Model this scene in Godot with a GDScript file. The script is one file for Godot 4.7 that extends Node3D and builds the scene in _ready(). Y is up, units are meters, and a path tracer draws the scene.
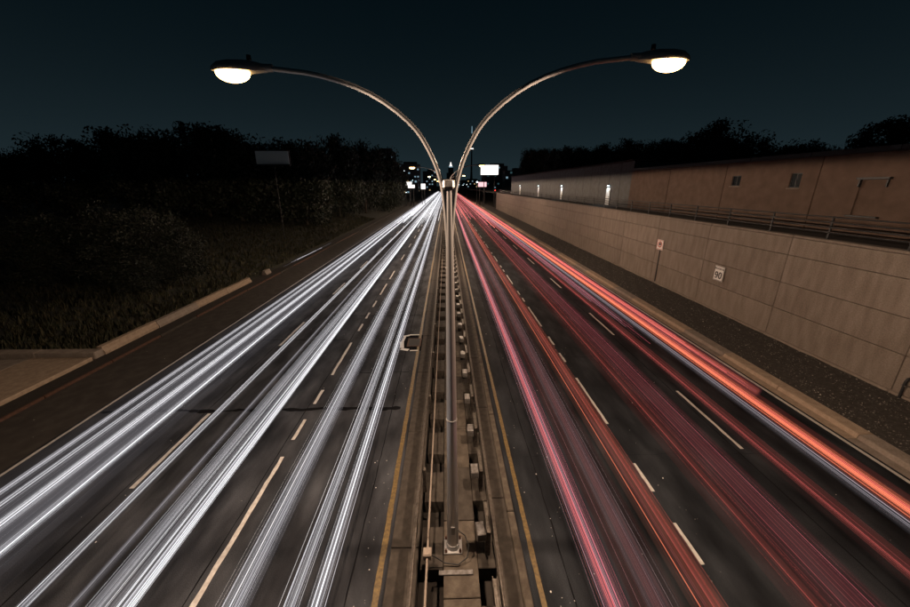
extends Node3D
# Night motorway seen from an overpass: y up, the road runs towards -z, metres.

var rng := RandomNumberGenerator.new()
var M := {}
var used := {}

# ---------------------------------------------------------------- helpers
func lin(r: float, g: float, b: float) -> Color:
	return Color(r, g, b).linear_to_srgb()

func noise_tex(seed_value: int, freq: float, dark: Color, light: Color, size := 512, octaves := 4) -> NoiseTexture2D:
	var n := FastNoiseLite.new()
	n.seed = seed_value
	n.frequency = freq
	n.noise_type = FastNoiseLite.TYPE_SIMPLEX_SMOOTH
	n.fractal_octaves = octaves
	var t := NoiseTexture2D.new()
	t.width = size
	t.height = size
	t.seamless = true
	t.noise = n
	var g := Gradient.new()
	g.set_color(0, dark)
	g.set_color(1, light)
	t.color_ramp = g
	return t

func mat(key: String, c: Color, rough := 0.8, metal := 0.0) -> StandardMaterial3D:
	var m := StandardMaterial3D.new()
	m.resource_name = key
	m.albedo_color = c
	m.roughness = rough
	m.metallic = metal
	M[key] = m
	return m

func textured(key: String, c: Color, rough: float, fine: Texture2D, fine_m: float, coarse: Texture2D, coarse_m: float) -> StandardMaterial3D:
	var m := mat(key, c, rough)
	m.albedo_texture = fine
	m.uv1_triplanar = true
	m.uv1_world_triplanar = true
	m.uv1_scale = Vector3.ONE / fine_m
	if coarse:
		m.detail_enabled = true
		m.detail_albedo = coarse
		m.detail_blend_mode = BaseMaterial3D.BLEND_MODE_MUL
		m.detail_uv_layer = BaseMaterial3D.DETAIL_UV_2
		m.uv2_triplanar = true
		m.uv2_world_triplanar = true
		m.uv2_scale = Vector3.ONE / coarse_m
	return m

func glow(key: String, c: Color, energy: float) -> StandardMaterial3D:
	var m := mat(key, Color(0.02, 0.02, 0.02), 0.9)
	m.emission_enabled = true
	m.emission = c
	m.emission_energy_multiplier = energy
	return m

func numbered(called: String) -> String:
	var k: int = used.get(called, 0)
	used[called] = k + 1
	return called if k == 0 else "%s_%03d" % [called, k]

func tag(o: Node, label: String, category: String, group := "") -> Node:
	o.set_meta("label", label)
	o.set_meta("category", category)
	if group != "":
		o.set_meta("group", group)
	return o

const ORD := ["first", "second", "third", "fourth", "fifth", "sixth", "seventh", "eighth", "ninth", "tenth", "eleventh", "twelfth", "thirteenth", "fourteenth", "fifteenth", "sixteenth", "seventeenth", "eighteenth", "nineteenth", "twentieth", "twenty-first", "twenty-second", "twenty-third", "twenty-fourth"]

func thing(called: String, label: String, category: String, at := Vector3.ZERO, group := "") -> Node3D:
	var o := Node3D.new()
	o.name = numbered(called)
	add_child(o)
	o.position = at
	tag(o, label, category, group)
	return o

func setting(called: String, at := Vector3.ZERO) -> Node3D:
	var o := Node3D.new()
	o.name = numbered(called)
	add_child(o)
	o.position = at
	o.set_meta("kind", "structure")
	return o

func put(parent: Node, called: String, mesh: Mesh, m: Material, at := Vector3.ZERO, turn := Vector3.ZERO) -> MeshInstance3D:
	var o := MeshInstance3D.new()
	o.name = numbered(called) if parent == self else called
	o.mesh = mesh
	o.material_override = m
	parent.add_child(o, true)
	o.position = at
	o.rotation = turn
	return o

func struct_mesh(called: String, mesh: Mesh, m: Material, at := Vector3.ZERO) -> MeshInstance3D:
	var o := put(self, called, mesh, m, at)
	o.set_meta("kind", "structure")
	return o

var box_cache := {}
func bx(sx: float, sy: float, sz: float, bevel := 0.0) -> Mesh:
	var key := "%.4f %.4f %.4f %.4f" % [sx, sy, sz, bevel]
	if box_cache.has(key):
		return box_cache[key]
	var made: Mesh
	if bevel <= 0.0:
		var b := BoxMesh.new()
		b.size = Vector3(sx, sy, sz)
		made = b
	else:
		made = bevel_box(Vector3(sx, sy, sz) * 0.5, bevel)
	box_cache[key] = made
	return made

func tri(st: SurfaceTool, a: Vector3, b: Vector3, c: Vector3, outward: Vector3) -> void:
	# clockwise seen from outside
	var n := (b - a).cross(c - a)
	if n.dot(outward) > 0.0:
		st.add_vertex(a); st.add_vertex(c); st.add_vertex(b)
	else:
		st.add_vertex(a); st.add_vertex(b); st.add_vertex(c)

func quad(st: SurfaceTool, a: Vector3, b: Vector3, c: Vector3, d: Vector3, outward: Vector3) -> void:
	tri(st, a, b, c, outward)
	tri(st, a, c, d, outward)

func bevel_box(h: Vector3, r: float) -> Mesh:
	var st := SurfaceTool.new()
	st.begin(Mesh.PRIMITIVE_TRIANGLES)
	st.set_smooth_group(-1)
	for axis in 3:
		for s in [-1.0, 1.0]:
			var u := (axis + 1) % 3
			var v := (axis + 2) % 3
			var p := []
			for q in [[-1, -1], [1, -1], [1, 1], [-1, 1]]:
				var w := Vector3.ZERO
				w[axis] = s * h[axis]
				w[u] = q[0] * (h[u] - r)
				w[v] = q[1] * (h[v] - r)
				p.append(w)
			var n := Vector3.ZERO
			n[axis] = s
			quad(st, p[0], p[1], p[2], p[3], n)
			for t in [-1.0, 1.0]:
				# chamfer between +-axis and +-u
				var a := Vector3.ZERO
				a[axis] = s * h[axis]; a[u] = t * (h[u] - r); a[v] = h[v] - r
				var b := a
				b[v] = -a[v]
				var c := Vector3.ZERO
				c[axis] = s * (h[axis] - r); c[u] = t * h[u]; c[v] = -(h[v] - r)
				var d := c
				d[v] = h[v] - r
				var n2 := Vector3.ZERO
				n2[axis] = s; n2[u] = t
				quad(st, a, b, c, d, n2)
	for sx in [-1.0, 1.0]:
		for sy in [-1.0, 1.0]:
			for sz in [-1.0, 1.0]:
				tri(st, Vector3(sx * h.x, sy * (h.y - r), sz * (h.z - r)), Vector3(sx * (h.x - r), sy * h.y, sz * (h.z - r)), Vector3(sx * (h.x - r), sy * (h.y - r), sz * h.z), Vector3(sx, sy, sz))
	st.generate_normals()
	return st.commit()

# a tube through points, with a radius for each
func tube(points: PackedVector3Array, radii: PackedFloat32Array, sides := 8, capped := true) -> Mesh:
	var vs := PackedVector3Array()
	var ns := PackedVector3Array()
	var ix := PackedInt32Array()
	var up := Vector3.UP
	var n := points.size()
	for i in n:
		var dir := (points[mini(i + 1, n - 1)] - points[maxi(i - 1, 0)]).normalized()
		var side := dir.cross(up)
		if side.length() < 0.05:
			side = dir.cross(Vector3.BACK)
		side = side.normalized()
		var over := side.cross(dir).normalized()
		for k in sides:
			var a := TAU * k / sides
			var d := side * cos(a) + over * sin(a)
			vs.append(points[i] + d * radii[i])
			ns.append(d)
	for i in n - 1:
		for k in sides:
			var a := i * sides + k
			var b := i * sides + (k + 1) % sides
			var c := a + sides
			var d := b + sides
			ix.append_array([a, b, c, b, d, c])
	if capped:
		for e in [0, n - 1]:
			var dir: Vector3 = (points[0] - points[1]) if e == 0 else (points[n - 1] - points[n - 2])
			var base := vs.size()
			vs.append(points[e]); ns.append(dir.normalized())
			for k in sides:
				vs.append(vs[e * sides + k]); ns.append(dir.normalized())
			for k in sides:
				var a := base + 1 + k
				var b := base + 1 + (k + 1) % sides
				ix.append_array([base, a, b] if e != 0 else [base, b, a])
	var arr := []
	arr.resize(Mesh.ARRAY_MAX)
	arr[Mesh.ARRAY_VERTEX] = vs
	arr[Mesh.ARRAY_NORMAL] = ns
	arr[Mesh.ARRAY_INDEX] = ix
	var am := ArrayMesh.new()
	am.add_surface_from_arrays(Mesh.PRIMITIVE_TRIANGLES, arr)
	return am

func rod(a: Vector3, b: Vector3, r0: float, r1 := -1.0, sides := 8) -> Mesh:
	return tube(PackedVector3Array([a, b]), PackedFloat32Array([r0, r0 if r1 < 0.0 else r1]), sides)

func cyl(r0: float, r1: float, h: float, sides := 16) -> CylinderMesh:
	var c := CylinderMesh.new()
	c.bottom_radius = r0
	c.top_radius = r1
	c.height = h
	c.radial_segments = sides
	c.rings = 1
	return c

# closed profile in x-y swept along z from z0 to z1
func sweep(profile: PackedVector2Array, z0: float, z1: float) -> Mesh:
	var st := SurfaceTool.new()
	st.begin(Mesh.PRIMITIVE_TRIANGLES)
	st.set_smooth_group(-1)
	var mid := Vector2.ZERO
	for p in profile:
		mid += p
	mid /= profile.size()
	var area := 0.0
	for i in profile.size():
		var p := profile[i]
		var q := profile[(i + 1) % profile.size()]
		area += p.x * q.y - q.x * p.y
	for i in profile.size():
		var p := profile[i]
		var q := profile[(i + 1) % profile.size()]
		var e := q - p
		var out := Vector2(e.y, -e.x) * signf(area)
		quad(st, Vector3(p.x, p.y, z0), Vector3(q.x, q.y, z0), Vector3(q.x, q.y, z1), Vector3(p.x, p.y, z1), Vector3(out.x, out.y, 0))
	var tris := Geometry2D.triangulate_polygon(profile)
	for k in range(0, tris.size(), 3):
		var a := profile[tris[k]]
		var b := profile[tris[k + 1]]
		var c := profile[tris[k + 2]]
		tri(st, Vector3(a.x, a.y, z0), Vector3(b.x, b.y, z0), Vector3(c.x, c.y, z0), Vector3(0, 0, z0 - z1))
		tri(st, Vector3(a.x, a.y, z1), Vector3(b.x, b.y, z1), Vector3(c.x, c.y, z1), Vector3(0, 0, z1 - z0))
	st.generate_normals()
	return st.commit()

# a flat mark on the road with slightly worn, uneven edges
func mark(x: float, w: float, z0: float, z1: float, y := 0.005, rough_edge := 0.012, wander := 0.0) -> Mesh:
	var st := SurfaceTool.new()
	st.begin(Mesh.PRIMITIVE_TRIANGLES)
	var n := clampi(int(absf(z1 - z0) / 0.25), 2, 160)
	var pl := Vector3.ZERO
	var pr := Vector3.ZERO
	var off := 0.0
	for i in n + 1:
		var z := lerpf(z0, z1, float(i) / n)
		off = clampf(off + rng.randf_range(-1, 1) * wander, -wander * 5.0, wander * 5.0)
		var a := Vector3(x + off - w * 0.5 + rng.randf_range(-1, 1) * rough_edge, y, z)
		var b := Vector3(x + off + w * 0.5 + rng.randf_range(-1, 1) * rough_edge, y, z)
		if i > 0:
			quad(st, pl, pr, b, a, Vector3.UP)
		pl = a
		pr = b
	st.generate_normals()
	return st.commit()

func text_mesh(s: String, size: float, depth := 0.004) -> TextMesh:
	var f := SystemFont.new()
	f.font_names = PackedStringArray(["Droid Sans"])
	f.font_weight = 700
	var t := TextMesh.new()
	t.text = s
	t.font = f
	t.font_size = 64
	t.pixel_size = size / 64.0
	t.depth = depth
	return t

# leaf clumps spread through a crown; colour differs from leaf to leaf at random
func crown_mesh(seed_value: int, r: Vector3, leaves: int, leaf: float, clumps: int, hollow := 0.35, dark := 0.6) -> Mesh:
	var g := RandomNumberGenerator.new()
	g.seed = seed_value
	var st := SurfaceTool.new()
	st.begin(Mesh.PRIMITIVE_TRIANGLES)
	var per := leaves / clumps
	for c in clumps:
		var d := Vector3(g.randfn(), g.randfn(), g.randfn()).normalized()
		var mid := d * (hollow + (0.92 - hollow) * sqrt(g.randf()))
		var cr := g.randf_range(0.2, 0.42)
		for k in per:
			var e := Vector3(g.randfn(), g.randfn(), g.randfn()).normalized() * cr * pow(g.randf(), 0.5)
			var p := (mid + e) * r
			var u := Vector3(g.randfn(), g.randfn(), g.randfn()).normalized()
			var v := u.cross(Vector3(g.randfn(), g.randfn(), g.randfn())).normalized()
			var s := leaf * g.randf_range(0.6, 1.3)
			var tone := g.randf_range(0.55, 1.3) * dark
			st.set_color(Color(0.030 * tone, 0.042 * tone, 0.022 * tone))
			st.set_normal(u.cross(v))
			var a := p - u * s
			var b := p + v * s * 0.45
			var cc := p + u * s
			var dd := p - v * s * 0.45
			for q in [a, b, cc, a, cc, dd]:
				st.add_vertex(q)
	return st.commit()

func tree(called: String, label: String, category: String, at: Vector3, crown: Mesh, crown_y: float, trunk_r: float, turn: float, scale_by: Vector3, group: String, limbs := 5) -> Node3D:
	var t := thing(called, label, category, at, group)
	var st := SurfaceTool.new()
	st.begin(Mesh.PRIMITIVE_TRIANGLES)
	var top := crown_y * scale_by.y
	var main := tube(PackedVector3Array([Vector3(0, -0.3, 0), Vector3(0.05, top * 0.4, 0.03), Vector3(-0.04, top * 0.85, 0.05), Vector3(0.02, top * 1.25, 0)]), PackedFloat32Array([trunk_r * 1.2, trunk_r, trunk_r * 0.75, trunk_r * 0.3]), 8)
	st.append_from(main, 0, Transform3D())
	for k in limbs:
		var a := TAU * k / limbs + turn
		var h0 := top * (0.6 + 0.08 * k)
		var reach := 0.9 * scale_by.x * crown_y * 0.35
		var limb := tube(PackedVector3Array([Vector3(0, h0, 0), Vector3(cos(a) * reach * 0.5, h0 + reach * 0.35, sin(a) * reach * 0.5), Vector3(cos(a) * reach, h0 + reach * 0.9, sin(a) * reach)]), PackedFloat32Array([trunk_r * 0.45, trunk_r * 0.3, trunk_r * 0.1]), 6)
		st.append_from(limb, 0, Transform3D())
	put(t, "trunk", st.commit(), M.bark)
	var c := put(t, "crown", crown, M.leaf, Vector3(0, top, 0), Vector3(0, turn, 0))
	c.scale = scale_by
	return t

# ---------------------------------------------------------------- terrain
func bank_height(x: float, z: float) -> float:
	var d := maxf(0.0, -17.6 - x)
	var h := 3.4 * (1.0 - exp(-d / 17.0))
	h *= smoothstep(-15.0, -34.0, z) * 0.75 + 0.25 * smoothstep(-16.5, -19.0, z)
	return h + 0.12 * sin(x * 0.31 + z * 0.17) * smoothstep(0.0, 6.0, d)

# ---------------------------------------------------------------- scene
func _ready() -> void:
	rng.seed = 90210
	camera_and_sky()
	materials()
	ground_and_roads()
	markings()
	median_strip()
	guard_rails()
	wall_and_railing()
	left_side()
	right_buildings()
	for k in LAMP_Z.size():
		street_lamp(k)
	trees()
	skyline()
	small_things()
	light_trails()

const LAMP_Z := [-6.06, -35.0, -70.0, -105.0, -140.0, -176.0]

func camera_and_sky() -> void:
	var cam := Camera3D.new()
	cam.name = "camera"
	cam.fov = 80.27
	cam.near = 0.05
	cam.far = 6000.0
	cam.position = Vector3(0, 7.85, 0)
	cam.rotation = Vector3(deg_to_rad(-18.15), deg_to_rad(-1.36), 0)
	cam.current = true
	add_child(cam)
	var sm := ProceduralSkyMaterial.new()
	sm.sky_top_color = lin(0.0006, 0.0030, 0.0048)
	sm.sky_horizon_color = lin(0.0150, 0.0265, 0.0320)
	sm.sky_curve = 0.11
	sm.ground_bottom_color = lin(0.002, 0.003, 0.004)
	sm.ground_horizon_color = lin(0.0150, 0.0265, 0.0320)
	sm.energy_multiplier = 1.0
	var sky := Sky.new()
	sky.sky_material = sm
	var e := Environment.new()
	e.background_mode = Environment.BG_SKY
	e.sky = sky
	e.ambient_light_source = Environment.AMBIENT_SOURCE_SKY
	e.tonemap_mode = Environment.TONE_MAPPER_LINEAR
	e.tonemap_exposure = 1.0
	e.sdfgi_enabled = true
	e.ssao_enabled = true
	e.ssil_enabled = true
	var we := WorldEnvironment.new()
	we.name = "world_environment"
	we.environment = e
	add_child(we)

func materials() -> void:
	var fine := noise_tex(3, 0.09, Color(0.45, 0.45, 0.45), Color(1, 1, 1), 512, 5)
	var grit := noise_tex(5, 0.25, Color(0.35, 0.35, 0.35), Color(1, 1, 1), 512, 3)
	var patch := noise_tex(11, 0.010, Color(0.62, 0.62, 0.63), Color(1, 1, 1), 512, 4)
	var stain := noise_tex(17, 0.020, Color(0.60, 0.56, 0.52), Color(1, 1, 1), 512, 5)
	var streak := noise_tex(23, 0.020, Color(0.82, 0.80, 0.78), Color(1, 1, 1), 512, 5)
	var worn := noise_tex(29, 0.12, Color(0.62, 0.62, 0.62), Color(1, 1, 1), 512, 5)
	var blotch := noise_tex(41, 0.014, Color(0.46, 0.46, 0.47), Color(1, 1, 1), 512, 6)
	textured("asphalt", lin(0.068, 0.078, 0.092), 0.78, grit, 1.9, blotch, 11.0)
	textured("asphalt_old", lin(0.140, 0.150, 0.172), 0.78, grit, 1.9, blotch, 13.0)
	M.asphalt.metallic_specular = 0.2
	M.asphalt_old.metallic_specular = 0.2
	M.asphalt.uv2_scale = Vector3(0.16, 0.1, 0.045)        # wear runs along the lanes
	M.asphalt_old.uv2_scale = Vector3(0.14, 0.1, 0.05)
	textured("asphalt_shoulder", lin(0.105, 0.092, 0.080), 0.85, grit, 1.3, stain, 7.0)
	var smooth_tex := noise_tex(31, 0.06, Color(0.80, 0.80, 0.80), Color(1, 1, 1), 512, 5)
	var i := 0
	for q in [["concrete", 0.30], ["concrete_b", 0.285], ["concrete_c", 0.315]]:
		var v: float = q[1]
		var m := textured(q[0], lin(v, v * 0.85, v * 0.72), 0.85, smooth_tex, 2.3, streak, 6.0)
		m.uv2_scale = Vector3(0.20, 0.045, 0.20)   # rain stains run down
		m.uv2_offset = Vector3(i * 0.37, i * 0.21, i * 0.43)
		i += 1
	textured("concrete_dirty", lin(0.105, 0.088, 0.070), 0.9, grit, 1.0, stain, 2.6)
	textured("concrete_strip", lin(0.20, 0.168, 0.13), 0.9, grit, 1.2, stain, 3.1)
	textured("kerb_concrete", lin(0.54, 0.42, 0.31), 0.85, worn, 1.4, streak, 3.1)
	textured("soil", lin(0.045, 0.036, 0.028), 0.95, grit, 0.9, stain, 3.0)
	textured("gravel", lin(0.11, 0.10, 0.09), 0.95, grit, 0.6, stain, 2.3)
	textured("grass_soil", lin(0.075, 0.080, 0.052), 0.95, grit, 1.4, patch, 9.0)
	textured("brick", lin(0.205, 0.135, 0.102), 0.9, worn, 1.2, streak, 9.0)
	textured("siding", lin(0.09, 0.105, 0.12), 0.6, fine, 2.2, stain, 8.0)
	textured("roof_felt", lin(0.05, 0.05, 0.055), 0.9, grit, 1.0, stain, 8.0)
	textured("paint_white", lin(0.80, 0.79, 0.77), 0.6, worn, 0.5, streak, 1.4)
	textured("paint_yellow", lin(0.36, 0.24, 0.06), 0.6, grit, 0.5, stain, 1.1)
	textured("galvanised", lin(0.42, 0.42, 0.43), 0.42, fine, 0.6, stain, 1.5)
	M.galvanised.metallic = 0.3
	textured("rail_steel", lin(0.34, 0.31, 0.28), 0.55, fine, 0.5, stain, 1.2)
	M.rail_steel.metallic = 0.6
	textured("rust", lin(0.20, 0.085, 0.045), 0.85, grit, 0.5, stain, 1.4)
	mat("pole_steel", lin(0.46, 0.45, 0.45), 0.34, 0.8)
	mat("dark_metal", lin(0.035, 0.037, 0.040), 0.5, 0.5)
	mat("lamp_body", lin(0.30, 0.30, 0.30), 0.45, 0.5)
	mat("rubber", lin(0.012, 0.012, 0.012), 0.7)
	mat("tar", lin(0.006, 0.006, 0.007), 0.9).metallic_specular = 0.1
	mat("pale_mortar", lin(0.62, 0.60, 0.58), 0.85)
	mat("sign_white", lin(0.80, 0.80, 0.78), 0.5)
	mat("sign_black", lin(0.015, 0.015, 0.015), 0.5)
	mat("sign_red", lin(0.50, 0.07, 0.04), 0.5)
	mat("glass_dark", lin(0.012, 0.016, 0.020), 0.12)
	mat("far_wall", lin(0.055, 0.060, 0.068), 0.9)
	mat("far_wall_b", lin(0.085, 0.085, 0.090), 0.9)
	mat("billboard_dull", lin(0.55, 0.66, 0.70), 0.8)
	mat("bark", lin(0.045, 0.036, 0.028), 0.95)
	var leaf := mat("leaf", Color.WHITE, 0.7)
	leaf.vertex_color_use_as_albedo = true
	var blade := mat("grass_blade", Color.WHITE, 0.8)
	blade.vertex_color_use_as_albedo = true
	glow("lamp_glow", Color(1.0, 0.78, 0.48), 22.0)
	glow("lamp_glow_white", Color(0.90, 0.97, 1.0), 9.0)
	glow("signal_red_glow", Color(1.0, 0.25, 0.2), 5.0)
	glow("billboard_glow", Color(1.0, 0.98, 0.96), 1.6)
	glow("billboard_glow_pink", Color(1.0, 0.78, 0.80), 1.3)
	glow("window_glow_warm", Color(1.0, 0.85, 0.62), 0.5)
	glow("window_glow_cool", Color(0.75, 0.92, 1.0), 0.35)
	glow("window_glow_faint", Color(0.55, 0.80, 0.85), 0.09)

# ---------------------------------------------------------------- ground
func sheet_grid(x0: float, x1: float, nx: int, z0: float, z1: float, nz: int, f: Callable) -> Mesh:
	var st := SurfaceTool.new()
	st.begin(Mesh.PRIMITIVE_TRIANGLES)
	for j in nz + 1:
		var tz := float(j) / nz
		var z := lerpf(z0, z1, tz * tz * 0.7 + tz * 0.3)
		for i in nx + 1:
			var tx := float(i) / nx
			var x := lerpf(x0, x1, tx * tx * 0.7 + tx * 0.3)
			st.add_vertex(Vector3(x, f.call(x, z), z))
	for j in nz:
		for i in nx:
			var a := j * (nx + 1) + i
			var b := a + 1
			var c := a + nx + 1
			var d := c + 1
			var flip := (x1 - x0) * (z1 - z0) > 0.0
			for q in ([a, b, c, b, d, c] if flip else [a, c, b, b, c, d]):
				st.add_index(q)
	st.generate_normals()
	return st.commit()

func ground_and_roads() -> void:
	struct_mesh("ground", bx(5000, 0.2, 5000), M.soil, Vector3(0, -0.55, -1800))
	# left carriageway, its shoulder, right carriageway
	struct_mesh("road", bx(11.60, 0.4, 1212), M.asphalt_old, Vector3(-7.10, -0.2, -594))
	struct_mesh("road", bx(11.34, 0.4, 1212), M.asphalt, Vector3(7.32, -0.2, -594))
	struct_mesh("road_shoulder", bx(2.70, 0.4, 1212), M.asphalt_shoulder, Vector3(-14.25, -0.203, -594))
	# left kerb, rusty iron edge
	var kl := setting("kerb")
	for k in 24:
		put(kl, "kerb_segment", bx(0.11, 0.34, 2.96, 0.012), M.rust if k % 5 != 3 else M.concrete_dirty, Vector3(-15.66 + rng.randf_range(-0.012, 0.012), -0.06 + rng.randf_range(-0.008, 0.008), 4.0 - k * 3.0), Vector3(0, rng.randf_range(-0.003, 0.003), 0))
	put(kl, "kerb_run", bx(0.11, 0.34, 900), M.concrete_dirty, Vector3(-15.66, -0.06, -517.6))
	# right kerb with gutter: pieces 3 m long
	var kr := setting("kerb")
	var gutter := PackedVector2Array([Vector2(12.992, -0.3), Vector2(12.992, 0.006), Vector2(13.36, -0.012), Vector2(13.40, 0.115), Vector2(13.43, 0.135), Vector2(13.86, 0.15), Vector2(13.90, 0.13), Vector2(13.90, -0.3)])
	var piece := sweep(gutter, 1.485, -1.485)
	for k in 26:
		var m: Material = [M.kerb_concrete, M.concrete, M.kerb_concrete][k % 3]
		put(kr, "kerb_segment", piece, m, Vector3(rng.randf_range(-0.01, 0.01), rng.randf_range(-0.004, 0.004), 4.0 - k * 3.0))
	put(kr, "kerb_run", sweep(gutter, -72.6, -1000.0), M.kerb_concrete)
	# gravel verge sloping up to the wall
	struct_mesh("gravel_verge", sheet_grid(13.88, 17.2, 10, 8.0, -260.0, 160, func(x: float, z: float) -> float: return 0.10 + 0.085 * (x - 13.9) + 0.025 * sin(x * 5.1 + z * 1.3) * sin(z * 0.9) + 0.015 * sin(z * 3.7 + x * 9.0)), M.gravel)
	# left bank
	struct_mesh("grass_bank", sheet_grid(-17.05, -420.0, 60, 10.0, -620.0, 110, func(x: float, z: float) -> float: return bank_height(x, z) - 0.05), M.grass_soil)
	struct_mesh("road_verge", bx(1.36, 0.3, 640), M.soil, Vector3(-16.40, -0.20, -300))
	# terrace above the wall
	struct_mesh("terrace", bx(700, 0.3, 720), M.soil, Vector3(367.42, 5.28, -350))

func markings() -> void:
	var g := setting("road_markings")
	# right carriageway, lane line 1: a long dash then two short ones
	for d in [[-5.55, -6.57], [-7.52, -8.56], [-10.42, -13.56], [-15.03, -15.98], [-16.92, -18.01], [-19.51, -23.05], [-24.27, -25.11], [-25.98, -26.96], [-29.07, -32.26], [-33.6, -34.5], [-35.5, -36.4]]:
		put(g, "lane_dash", mark(5.53, 0.09, d[0], d[1]), M.paint_white)
	for k in 14:
		put(g, "lane_dash", mark(5.53, 0.09, -38.5 - k * 9.1, -41.7 - k * 9.1), M.paint_white)
		put(g, "lane_dash", mark(5.53, 0.09, -43.2 - k * 9.1, -44.1 - k * 9.1), M.paint_white)
	for d in [[-0.2, 0.2], [-9.09, -12.44], [-18.14, -21.76], [-27.74, -30.9]]:
		put(g, "lane_dash", mark(9.22, 0.10, d[0], d[1]), M.paint_white)
	for k in 14:
		put(g, "lane_dash", mark(9.22, 0.10, -37.1 - k * 9.3, -40.4 - k * 9.3), M.paint_white)
	# left carriageway
	for d in [[-4.0, -9.08], [-9.85, -10.92], [-11.87, -12.85], [-14.06, -17.46], [-19.06, -20.15], [-21.08, -22.15], [-23.31, -24.64], [-26.2, -29.4]]:
		put(g, "lane_dash", mark(-5.03, 0.11, d[0], d[1]), M.paint_white)
	for k in 14:
		put(g, "lane_dash", mark(-5.03, 0.11, -31.0 - k * 8.6, -34.2 - k * 8.6), M.paint_white)
	for k in 16:
		put(g, "lane_dash", mark(-8.63, 0.12, -7.96 - k * 9.2, -11.35 - k * 9.2), M.paint_white)
	# edge lines
	put(g, "edge_line", mark(12.83, 0.125, 6.0, -40.0, 0.005, 0.006), M.paint_white)
	put(g, "edge_line", mark(12.83, 0.125, -40.0, -700.0, 0.005, 0.004), M.paint_white)
	put(g, "edge_line", mark(-12.74, 0.10, 6.0, -40.0, 0.005, 0.006), M.paint_white)
	put(g, "edge_line", mark(-12.74, 0.10, -40.0, -700.0, 0.005, 0.004), M.paint_white)
	put(g, "yellow_line", mark(1.87, 0.11, 6.0, -34.0, 0.005, 0.006), M.paint_yellow)
	put(g, "yellow_line", mark(1.87, 0.13, -34.0, -500.0, 0.005, 0.01), M.paint_yellow)
	put(g, "yellow_line", mark(-1.47, 0.13, 6.0, -34.0, 0.005, 0.008), M.paint_yellow)
	put(g, "yellow_line", mark(-1.47, 0.15, -34.0, -500.0, 0.005, 0.02), M.paint_yellow)
	# sealed cracks and construction joints
	var c := setting("road_cracks")
	put(c, "crack", cross_crack(-12.6, -1.75, -11.5, 0.26), M.tar)
	put(c, "crack", cross_crack(-12.6, -5.4, -17.9, 0.07), M.tar)
	put(c, "crack", cross_crack(-6.9, -1.7, -21.5, 0.10), M.tar)
	put(c, "crack", cross_crack(-4.6, -1.7, -14.3, 0.05), M.tar)
	put(c, "crack", cross_crack(-12.6, -2.0, -30.5, 0.13), M.tar)
	put(c, "crack", cross_crack(2.2, 12.7, -8.9, 0.012), M.tar)
	put(c, "crack", cross_crack(3.0, 8.3, -15.6, 0.018), M.tar)
	put(c, "crack", cross_crack(2.0, 12.7, -24.5, 0.07), M.tar)
	for d in [[5.32, -60.0], [8.98, -60.0], [-5.22, -60.0], [-8.85, -60.0], [-2.05, -40.0], [2.55, -40.0]]:
		put(c, "lane_joint", mark(d[0], 0.025, 5.0, d[1], 0.0035, 0.008, 0.01), M.tar)

func cross_crack(x0: float, x1: float, z: float, w: float) -> Mesh:
	var st := SurfaceTool.new()
	st.begin(Mesh.PRIMITIVE_TRIANGLES)
	var n := int((x1 - x0) / 0.18)
	var off := 0.0
	var pa := Vector3.ZERO
	var pb := Vector3.ZERO
	for i in n + 1:
		var x := lerpf(x0, x1, float(i) / n)
		off = off * 0.96 + rng.randf_range(-0.035, 0.035)
		var h := w * rng.randf_range(0.25, 1.0)
		var a := Vector3(x, 0.007, z + off - h * 0.5)
		var b := Vector3(x, 0.007, z + off + h * 0.5)
		if i > 0:
			quad(st, pa, pb, b, a, Vector3.UP)
		pa = a
		pb = b
	st.generate_normals()
	return st.commit()

# ---------------------------------------------------------------- median
func median_strip() -> void:
	var g := setting("median")
	# left and right shoulders of the median, each in pieces with open joints
	for k in 30:
		var z := 4.0 - k * 4.0
		put(g, "edge_slab", bx(0.62, 0.55, 3.98, 0.015), M.concrete_dirty, Vector3(-0.985, -0.145 + rng.randf_range(-0.006, 0.006), z))
		put(g, "edge_slab", bx(0.42, 0.55, 3.98, 0.015), M.concrete_dirty, Vector3(1.245, -0.145 + rng.randf_range(-0.006, 0.006), z - 1.3))
		put(g, "kerb_stone", bx(0.176, 0.56, 3.97, 0.02), M.concrete_strip, Vector3(1.552, -0.15, z - 1.3 + 0.4))
	put(g, "edge_run", bx(0.62, 0.55, 800), M.concrete_dirty, Vector3(-0.985, -0.148, -518.1))
	put(g, "edge_run", bx(0.60, 0.55, 800), M.concrete_dirty, Vector3(1.335, -0.148, -519.4))
	put(g, "trench_floor", bx(1.68, 0.1, 1000), M.soil, Vector3(0.18, -0.42, -490))
	# centre beam and the ties that join it to the slabs, open pits between them
	for k in 40:
		var z := 2.9 - k * 1.75
		put(g, "centre_slab", bx(0.74, 0.42, 1.735, 0.012), M.concrete_strip if k % 3 else M.concrete_dirty, Vector3(0.26, -0.16 + rng.randf_range(-0.006, 0.006), z))
		put(g, "tie_beam", bx(0.494, 0.40, 1.02, 0.012), M.concrete_dirty, Vector3(-0.398 + 0.026, -0.20, z - 0.25))
		put(g, "tie_beam", bx(0.40, 0.40, 1.02, 0.012), M.concrete_dirty, Vector3(0.832, -0.20, z - 0.25))
	put(g, "centre_run", bx(1.66, 0.42, 800), M.concrete_strip, Vector3(0.18, -0.16, -466.6))

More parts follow.
